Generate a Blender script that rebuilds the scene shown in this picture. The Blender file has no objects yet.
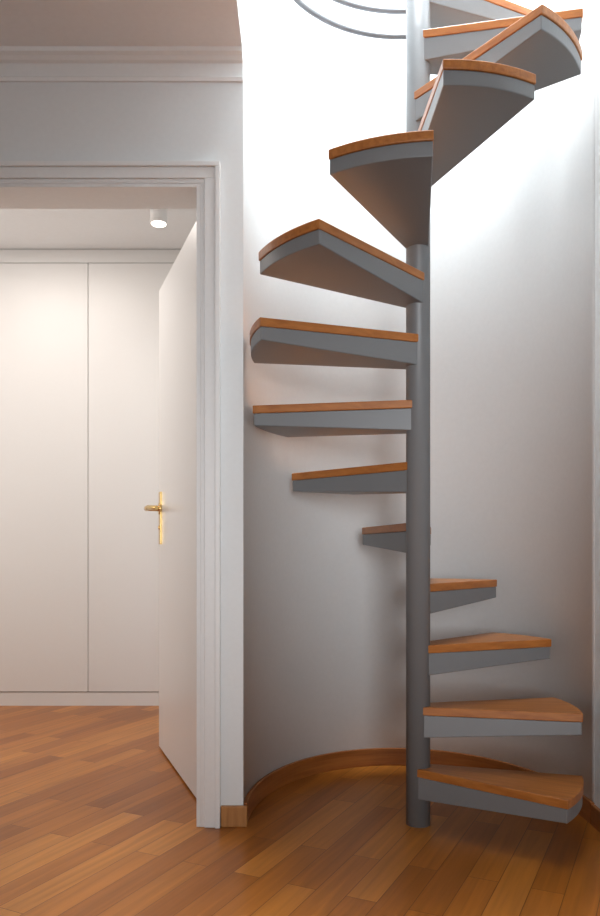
import bpy, bmesh, math, random
from mathutils import Vector
random.seed(4)
D2R=math.radians
scene=bpy.context.scene
COL=scene.collection
scene.view_settings.view_transform='Standard'
H=.895; PX,PY=.389,2.52

# ---------------- materials ----------------
def new_mat(name):
    m=bpy.data.materials.new(name); m.use_nodes=True
    nt=m.node_tree; b=nt.nodes['Principled BSDF']
    return m,nt,b
def paint(name,col,rough=.5,metal=0.,bump=.02,scale=60,var=.03):
    m,nt,b=new_mat(name)
    tc=nt.nodes.new('ShaderNodeTexCoord'); n=nt.nodes.new('ShaderNodeTexNoise')
    n.inputs['Scale'].default_value=scale; n.inputs['Detail'].default_value=4
    nt.links.new(tc.outputs['Object'],n.inputs['Vector'])
    r=nt.nodes.new('ShaderNodeMapRange'); r.inputs[3].default_value=1-var; r.inputs[4].default_value=1+var
    nt.links.new(n.outputs[0],r.inputs[0])
    h=nt.nodes.new('ShaderNodeVectorMath'); h.operation='SCALE'; h.inputs[0].default_value=col
    nt.links.new(r.outputs[0],h.inputs['Scale']); nt.links.new(h.outputs[0],b.inputs['Base Color'])
    bp=nt.nodes.new('ShaderNodeBump'); bp.inputs['Strength'].default_value=bump; bp.inputs['Distance'].default_value=.003
    nt.links.new(n.outputs[0],bp.inputs['Height']); nt.links.new(bp.outputs[0],b.inputs['Normal'])
    b.inputs['Roughness'].default_value=rough; b.inputs['Metallic'].default_value=metal
    return m
def wood(name,c1,c2,rough=.4,scale=(3,60,60),coord='Object'):
    m,nt,b=new_mat(name)
    tc=nt.nodes.new('ShaderNodeTexCoord'); mp=nt.nodes.new('ShaderNodeMapping'); mp.inputs['Scale'].default_value=scale
    nt.links.new(tc.outputs[coord],mp.inputs[0])
    n=nt.nodes.new('ShaderNodeTexNoise'); n.inputs['Scale'].default_value=1; n.inputs['Detail'].default_value=6; n.inputs['Distortion'].default_value=.4
    nt.links.new(mp.outputs[0],n.inputs['Vector'])
    cr=nt.nodes.new('ShaderNodeValToRGB'); cr.color_ramp.elements[0].position=.3; cr.color_ramp.elements[1].position=.7
    cr.color_ramp.elements[0].color=(*c1,1); cr.color_ramp.elements[1].color=(*c2,1)
    nt.links.new(n.outputs[0],cr.inputs[0]); nt.links.new(cr.outputs[0],b.inputs['Base Color'])
    bp=nt.nodes.new('ShaderNodeBump'); bp.inputs['Strength'].default_value=.08; bp.inputs['Distance'].default_value=.002
    nt.links.new(n.outputs[0],bp.inputs['Height']); nt.links.new(bp.outputs[0],b.inputs['Normal'])
    b.inputs['Roughness'].default_value=rough
    return m
def floor_mat():
    m,nt,b=new_mat('oak_plank_floor')
    L=nt.links.new; N=nt.nodes.new
    tc=N('ShaderNodeTexCoord'); mp=N('ShaderNodeMapping'); mp.inputs['Rotation'].default_value=(0,0,D2R(-64))
    L(tc.outputs['Object'],mp.inputs[0])
    br=N('ShaderNodeTexBrick'); br.offset=.37; br.offset_frequency=2
    br.inputs['Scale'].default_value=1; br.inputs['Brick Width'].default_value=.70; br.inputs['Row Height'].default_value=.085
    br.inputs['Mortar Size'].default_value=.0011; br.inputs['Mortar Smooth'].default_value=.3; br.inputs['Bias'].default_value=0
    br.inputs['Color1'].default_value=(0,0,0,1); br.inputs['Color2'].default_value=(1,1,1,1); br.inputs['Mortar'].default_value=(.5,.5,.5,1)
    L(mp.outputs[0],br.inputs['Vector'])
    cr=N('ShaderNodeValToRGB'); e=cr.color_ramp.elements
    e[0].position=0; e[0].color=(.31,.096,.013,1); e[1].position=1; e[1].color=(.54,.205,.034,1)
    k=e.new(.5); k.color=(.42,.142,.020,1)
    L(br.outputs['Color'],cr.inputs[0])
    m2=N('ShaderNodeMapping'); m2.inputs['Scale'].default_value=(2.5,45,1)
    L(mp.outputs[0],m2.inputs[0])
    ad=N('ShaderNodeVectorMath'); ad.operation='ADD'; L(m2.outputs[0],ad.inputs[0]); 
    sc=N('ShaderNodeVectorMath'); sc.operation='SCALE'; sc.inputs['Scale'].default_value=17; L(br.outputs['Color'],sc.inputs[0]); L(sc.outputs[0],ad.inputs[1])
    n=N('ShaderNodeTexNoise'); n.inputs['Scale'].default_value=1; n.inputs['Detail'].default_value=6; n.inputs['Distortion'].default_value=.5
    L(ad.outputs[0],n.inputs['Vector'])
    mr=N('ShaderNodeMapRange'); mr.inputs[1].default_value=.3; mr.inputs[2].default_value=.7; mr.inputs[3].default_value=.80; mr.inputs[4].default_value=1.15
    L(n.outputs[0],mr.inputs[0])
    mu=N('ShaderNodeVectorMath'); mu.operation='SCALE'; L(cr.outputs[0],mu.inputs[0]); L(mr.outputs[0],mu.inputs['Scale'])
    mx=N('ShaderNodeMix'); mx.data_type='RGBA'; L(br.outputs['Fac'],mx.inputs['Factor']); L(mu.outputs[0],mx.inputs['A']); mx.inputs['B'].default_value=(.13,.04,.008,1)
    L(mx.outputs['Result'],b.inputs['Base Color'])
    bp=N('ShaderNodeBump'); bp.inputs['Strength'].default_value=.25; bp.inputs['Distance'].default_value=.001; bp.invert=True
    L(br.outputs['Fac'],bp.inputs['Height']); L(bp.outputs[0],b.inputs['Normal'])
    b.inputs['Roughness'].default_value=.28; b.inputs['Specular IOR Level'].default_value=.28
    return m
M_wall=paint('white_wall_paint',(.81,.84,.85),.6)
M_ceil=paint('ceiling_paint',(.88,.89,.90),.7)
M_trim=paint('satin_trim_paint',(.87,.88,.88),.35,bump=.0)
M_ward=paint('wardrobe_lacquer',(.80,.79,.78),.4,bump=.0,var=.01)
M_door=paint('door_lacquer',(.76,.755,.75),.3,bump=.0,var=.01)
M_steel=paint('grey_metallic_paint',(.205,.215,.225),.42,.12,bump=.03,scale=300,var=.04)
M_rail=paint('rail_grey_paint',(.22,.23,.25),.4,.3)
M_tread=wood('oak_tread_wood',(.34,.110,.019),(.49,.180,.038),.38,(5,70,70))
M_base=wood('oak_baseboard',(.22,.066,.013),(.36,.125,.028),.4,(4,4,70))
M_floor=floor_mat()
M_brass=paint('polished_brass',(.72,.50,.20),.25,1.,bump=0,var=.02)
M_dark=paint('dark_gap',(.05,.05,.05),.8)
M_lampbody=paint('lamp_white',(.88,.88,.88),.4)
ME,nt,b=new_mat('lamp_glow'); b.inputs['Emission Color'].default_value=(1,.90,.78,1); b.inputs['Emission Strength'].default_value=6

# ---------------- mesh helpers ----------------
def obj_from(bm,name,mat,parent=None,smooth=False,bevel=0):
    me=bpy.data.meshes.new(name); bmesh.ops.recalc_face_normals(bm,faces=bm.faces); bm.to_mesh(me); bm.free()
    o=bpy.data.objects.new(name,me); COL.objects.link(o)
    for mm in (mat if isinstance(mat,(list,tuple)) else [mat]): me.materials.append(mm)
    if smooth:
        for p in me.polygons: p.use_smooth=True
    if bevel:
        md=o.modifiers.new('bevel','BEVEL'); md.width=bevel; md.segments=2; md.limit_method='ANGLE'; md.angle_limit=D2R(40)
    if parent: o.parent=parent
    return o
def add_box(bm,x0,x1,y0,y1,z0,z1,mi=0):
    v=[bm.verts.new((x,y,z)) for z in (z0,z1) for x,y in ((x0,y0),(x1,y0),(x1,y1),(x0,y1))]
    for f in ((0,1,2,3),(4,5,6,7),(0,1,5,4),(1,2,6,5),(2,3,7,6),(3,0,4,7)):
        bm.faces.new([v[i] for i in f]).material_index=mi
def box(name,bs,mat,parent=None,bevel=0):
    bm=bmesh.new()
    for q in bs: add_box(bm,*q)
    return obj_from(bm,name,mat,parent,bevel=bevel)
def add_strip(bm,inner,outer,z0,z1,mi=0):
    """solid between two parallel 2-D polylines"""
    n=len(inner); V=[]
    for (a,b_) in zip(inner,outer):
        V.append([bm.verts.new((*a,z0)),bm.verts.new((*b_,z0)),bm.verts.new((*b_,z1)),bm.verts.new((*a,z1))])
    for i in range(n-1):
        for k in range(4):
            f=bm.faces.new((V[i][k],V[i][(k+1)%4],V[i+1][(k+1)%4],V[i+1][k])); f.material_index=mi
    bm.faces.new(V[0]); bm.faces.new(V[-1])
def add_cyl(bm,p0,p1,r,seg=32,mi=0,r1=None):
    p0=Vector(p0);p1=Vector(p1);d=(p1-p0).normalized()
    a=d.orthogonal().normalized(); b_=d.cross(a); r1=r if r1 is None else r1
    A=[];B=[]
    for i in range(seg):
        t=2*math.pi*i/seg; u=a*math.cos(t)+b_*math.sin(t)
        A.append(bm.verts.new(p0+u*r)); B.append(bm.verts.new(p1+u*r1))
    for i in range(seg):
        j=(i+1)%seg; f=bm.faces.new((A[i],A[j],B[j],B[i])); f.smooth=True; f.material_index=mi
    bm.faces.new(A).material_index=mi; bm.faces.new(B).material_index=mi
def empty(name,loc=(0,0,0)):
    e=bpy.data.objects.new(name,None); COL.objects.link(e); e.location=loc; e.empty_display_size=.1; return e

# ---------------- room shell ----------------
WY=2.50; WT=.145; CX=-.186; CZ=2.52; LX=-3.2; RX=.968; FY=-2.6; BY=4.45; KZ=2.66
AX=(CX+RX)/2; RRX=(RX-CX)/2; RRY=.71; AY=2.51
ell=lambda t,k=0:(AX+(RRX+k)*math.cos(t),AY+(RRY+k)*math.sin(t))
N=72
ang=[math.pi*(1-i/N) for i in range(N+1)]
box('floor',[(LX,RX+.1,FY,BY+.6,-.1,0)],M_floor)
TOPZ=4.7
bm=bmesh.new(); add_strip(bm,[ell(t) for t in ang],[ell(t,.05) for t in ang],0,TOPZ)
o=obj_from(bm,'wall_alcove',M_wall)
for p in o.data.polygons: p.use_smooth = abs(p.normal.z)<.5 and p.area<.5
box('wall_right',[(RX,RX+.08,FY,AY,0,TOPZ)],M_wall)
box('wall_left',[(LX-.1,LX,FY,BY+.6,0,2.8)],M_wall)
OX0,OX1,OZ=-1.235,-.325,2.095
box('wall_front',[(OX1,CX,WY,WY+WT,0,2.79),(LX,OX0,WY,WY+WT,0,2.79),(OX0,OX1,WY,WY+WT,OZ,2.79)],M_wall)
HOLEY=1.80
box('ceiling',[(LX,CX,FY,WY,CZ,2.79),(CX,RX,FY,HOLEY,CZ,2.79)],M_ceil)
box('ceiling_bedroom',[(LX,CX-.06,WY+WT,BY+.6,KZ,2.79)],M_ceil)
box('wall_bedroom_right',[(CX-.075,CX-.06,WY+WT,BY+.6,0,KZ)],M_wall)
box('wall_bedroom_back',[(LX,CX-.06,BY+.6,BY+.7,0,2.79)],M_wall)

# cornice : stepped profile along the hall wall
bm=bmesh.new()
prof=[(0,0),(.008,0),(.012,.010),(.006,.015),(.006,.058),(.018,.062),(.026,.072),(.038,.078),(.042,.090),(.0,.090)]
x0,x1=LX,CX
A=[bm.verts.new((x0,WY-p[0],CZ-.09+p[1])) for p in prof]; B=[bm.verts.new((x1,WY-p[0],CZ-.09+p[1])) for p in prof]
for i in range(len(prof)):
    j=(i+1)%len(prof); bm.faces.new((A[i],A[j],B[j],B[i]))
bm.faces.new(A);bm.faces.new(B)
obj_from(bm,'trim_cornice',M_trim)

# door casing with stepped profile, + jamb lining
bm=bmesh.new()
cw=.066
for (e0,e1,p) in ((0,.014,.012),(.014,.050,.018),(.050,cw,.026)):
    add_box(bm,OX1+e0,OX1+e1,WY-p,WY,0,OZ+e0)
    add_box(bm,OX0-e1,OX0-e0,WY-p,WY,0,OZ+e0)
    add_box(bm,OX0-e1,OX1+e1,WY-p,WY,OZ+e0,OZ+e1)
obj_from(bm,'trim_door_casing',M_trim,bevel=.002)
box('trim_door_jamb',[(OX1-.012,OX1,WY-.01,WY+WT+.005,0,OZ),(OX0,OX0+.012,WY-.01,WY+WT+.005,0,OZ),(OX0+.012,OX1-.012,WY-.01,WY+WT+.005,OZ-.012,OZ)],M_trim,bevel=.001)

# baseboards
bh=.068
bm=bmesh.new(); add_strip(bm,[ell(t,-.014) for t in ang],[ell(t,-.0005) for t in ang],0,bh+.004)
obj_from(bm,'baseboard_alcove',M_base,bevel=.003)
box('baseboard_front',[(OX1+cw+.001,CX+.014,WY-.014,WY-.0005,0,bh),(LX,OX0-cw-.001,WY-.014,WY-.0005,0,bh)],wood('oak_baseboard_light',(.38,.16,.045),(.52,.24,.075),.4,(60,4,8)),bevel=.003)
box('baseboard_right',[(RX-.014,RX-.0005,FY,AY,0,bh)],M_base,bevel=.003)

# ---------------- wardrobe ----------------
w=empty('built_in_wardrobe',(0,0,0))
edges=[-.37,-.633,-1.233,-1.833,-2.433,-3.033]
for i in range(len(edges)-1):
    box('door_panel_%d'%(i+1),[(edges[i+1]+.0018,edges[i]-.0018,BY,BY+.02,.083,2.575)],M_ward,w,bevel=.001)
box('carcass',[(-3.15,-.34,BY+.022,BY+.58,.01,2.62)],M_dark,w)
box('plinth',[(-3.15,-.34,BY+.004,BY+.02,0.0,.078)],M_ward,w)
box('top_filler',[(-3.15,-.34,BY+.003,BY+.02,2.579,KZ-.004)],M_ward,w)

# ---------------- door leaf ----------------
hx,hy=-.338,2.655; ex,ey=-.645,3.497
u=Vector((ex-hx,ey-hy,0)); LL=u.length; u.normalize()
d=empty('door_1',(hx,hy,0)); d.rotation_euler[2]=math.atan2(u.y,u.x)
# local frame: +x along the leaf, +y = visible (left) side
box('leaf',[(0,LL,-.04,0,.008,2.088)],M_door,d,bevel=.002)
bm=bmesh.new()
hz=1.09
def handle(bm,s,y0):
    add_box(bm,LL-.080,LL-.040,min(y0,y0+s*.008),max(y0,y0+s*.008),hz-.16,hz+.075)
    add_cyl(bm,(LL-.06,y0,hz),(LL-.06,y0+s*.012,hz),.026,28)
    add_cyl(bm,(LL-.06,y0,hz),(LL-.06,y0+s*.065,hz),.012,20)
    add_cyl(bm,(LL-.045,y0+s*.063,hz),(LL-.12,y0+s*.066,hz),.012,20)
    add_cyl(bm,(LL-.12,y0+s*.066,hz),(LL-.21,y0+s*.046,hz-.004),.012,20,r1=.009)
    add_cyl(bm,(LL-.06,y0+s*.006,hz-.085),(LL-.06,y0+s*.013,hz-.085),.009,16)
handle(bm,1,0); handle(bm,-1,-.04)
obj_from(bm,'lever_handle',M_brass,d,bevel=.001)
box('latch_plate',[(LL,LL+.0015,-.032,-.008,hz-.16,hz+.06)],M_brass,d)

# ---------------- downlight ----------------
dl=empty('ceiling_spotlight',(-.715,3.87,KZ))
bm=bmesh.new(); add_cyl(bm,(0,0,-.105),(0,0,0),.042,40)
obj_from(bm,'housing',M_lampbody,dl)
bm=bmesh.new(); add_cyl(bm,(0,0,-.1075),(0,0,-.1055),.036,40)
obj_from(bm,'lens',ME,dl)

# ---------------- spiral staircase ----------------
st=empty('spiral_staircase',(PX,PY,0))
bm=bmesh.new()
PR=.0395
add_cyl(bm,(0,0,0),(0,0,4.2),PR,64)
obj_from(bm,'central_pole',M_steel,st)
angs=[-28,0,32.5,61.5,91,124,157.5,187.5,217,250,284,317.5,360,396]
Z1=.191; W=.271; WTH=.027
def outline(r,wd,iw,x0=0.0,seg=16,off=0):
    pts=[(x0,-iw),]
    for k in range(seg+1):
        t=-wd+2*wd*k/seg; pts.append((r*math.cos(t),r*math.sin(t)))
    pts.append((x0,iw)); return pts
def tread(i,th,z):
    R=.554 if 5<i<10 else (.538 if i==10 else .512)
    bm=bmesh.new()
    P=outline(R,W,.036)
    A=[bm.verts.new((x,y,-WTH)) for x,y in P];B=[bm.verts.new((x,y,0)) for x,y in P]
    bm.faces.new(A);bm.faces.new(B)
    for k in range(len(P)):
        j=(k+1)%len(P); bm.faces.new((A[k],A[j],B[j],B[k]))
    o=obj_from(bm,'oak_tread_%d'%i,M_tread,st,bevel=.003); o.location=(0,0,z); o.rotation_euler[2]=th
    bm=bmesh.new()
    P=outline(R-.004,W-.003,.034)
    bot=lambda x:-WTH-.0735+.034*min(1,max(0,x)/R)
    A=[bm.verts.new((x,y,bot(x))) for x,y in P];B=[bm.verts.new((x,y,-WTH)) for x,y in P]
    bm.faces.new(A);bm.faces.new(B)
    for k in range(len(P)):
        j=(k+1)%len(P); bm.faces.new((A[k],A[j],B[j],B[k]))
    o=obj_from(bm,'steel_bracket_%d'%i,M_steel,st,bevel=.003); o.location=(0,0,z); o.rotation_euler[2]=th
for i,a in enumerate(angs): tread(i+1,D2R(a),Z1+.2*i+(.012 if i in(7,8) else 0))

# ---------------- upper guard rail (rings) ----------------
gr=empty('stairwell_guard_rail',(PX,PY,0))
def tube(name,pts,r,parent,mat):
    cu=bpy.data.curves.new(name,'CURVE'); cu.dimensions='3D'; cu.bevel_depth=r; cu.bevel_resolution=5; cu.use_fill_caps=True
    s=cu.splines.new('POLY'); s.points.add(len(pts)-1)
    for q,p in zip(s.points,pts): q.co=(*p,1)
    o=bpy.data.objects.new(name,cu); COL.objects.link(o); cu.materials.append(mat); o.parent=parent; return o
rr=.5
for k,z in enumerate((2.93,3.03,3.20,3.40,3.60)):
    tube('ring_%d'%(k+1),[(rr*math.cos(D2R(a)),rr*math.sin(D2R(a)),z) for a in range(78,216,3)],.011 if k<4 else .02,gr,M_rail)
for k,a in enumerate((80,213)):
    x,y=rr*math.cos(D2R(a)),rr*math.sin(D2R(a))
    tube('post_%d'%(k+1),[(x,y,2.84),(x,y,3.62)],.012,gr,M_rail)

# ---------------- lights ----------------
def area(name,loc,target,size,energy,col=(1,1,1),sy=None,spread=None):
    l=bpy.data.lights.new(name,'AREA'); l.energy=energy; l.color=col; l.size=size
    if spread: l.spread=D2R(spread)
    if sy: l.shape='RECTANGLE'; l.size_y=sy
    o=bpy.data.objects.new(name,l); COL.objects.link(o); o.location=loc
    o.rotation_euler=(Vector(target)-Vector(loc)).to_track_quat('-Z','Y').to_euler(); return o
area('skylight_light',(.38,2.45,4.65),(.46,2.72,1.0),.95,66,(.94,.98,1),spread=105)
s=bpy.data.lights.new('skylight_sun_patch','SPOT'); s.energy=120; s.spot_size=D2R(30); s.spot_blend=.7; s.shadow_soft_size=.12
so=bpy.data.objects.new('skylight_sun_patch',s); COL.objects.link(so); so.location=(.80,2.0,4.6)
so.rotation_euler=(Vector((.0,3.0,2.7))-Vector(so.location)).to_track_quat('-Z','Y').to_euler()
area('bedroom_ceiling_light',(-1.5,3.5,2.62),(-1.5,3.6,0),.8,17,(1,.92,.85))
area('bedroom_side_light',(-2.9,3.5,1.3),(-1.0,3.9,1.2),1.2,9,(1,.96,.91))  # unseen area light from the bedroom's left side, no window built
sp=bpy.data.lights.new('spotlight_beam','SPOT'); sp.energy=11; sp.spot_size=D2R(120); sp.spot_blend=.9; sp.color=(1,.91,.82); sp.shadow_soft_size=.03
po=bpy.data.objects.new('spotlight_beam',sp); COL.objects.link(po); po.location=(-.715,3.87,KZ-.112)
area('hall_fill_light',(.60,-2.3,1.25),(.55,3.0,1.05),1.4,5.5,(.97,.98,1),spread=32)  # added fill lamp behind the camera, beamed at the alcove; no window there

wd=bpy.data.worlds.new('sky_world'); scene.world=wd; wd.use_nodes=True
bg=wd.node_tree.nodes['Background']; bg.inputs[0].default_value=(.93,.97,1,1); bg.inputs[1].default_value=.88

# ---------------- camera ----------------
cam=bpy.data.cameras.new('camera'); co=bpy.data.objects.new('camera',cam); COL.objects.link(co)
co.location=(0,0,H); co.rotation_euler=(D2R(90),0,0)
cam.sensor_width=36; cam.lens=765/916*36; cam.shift_y=(552-458)/916; cam.clip_start=.02
scene.camera=co
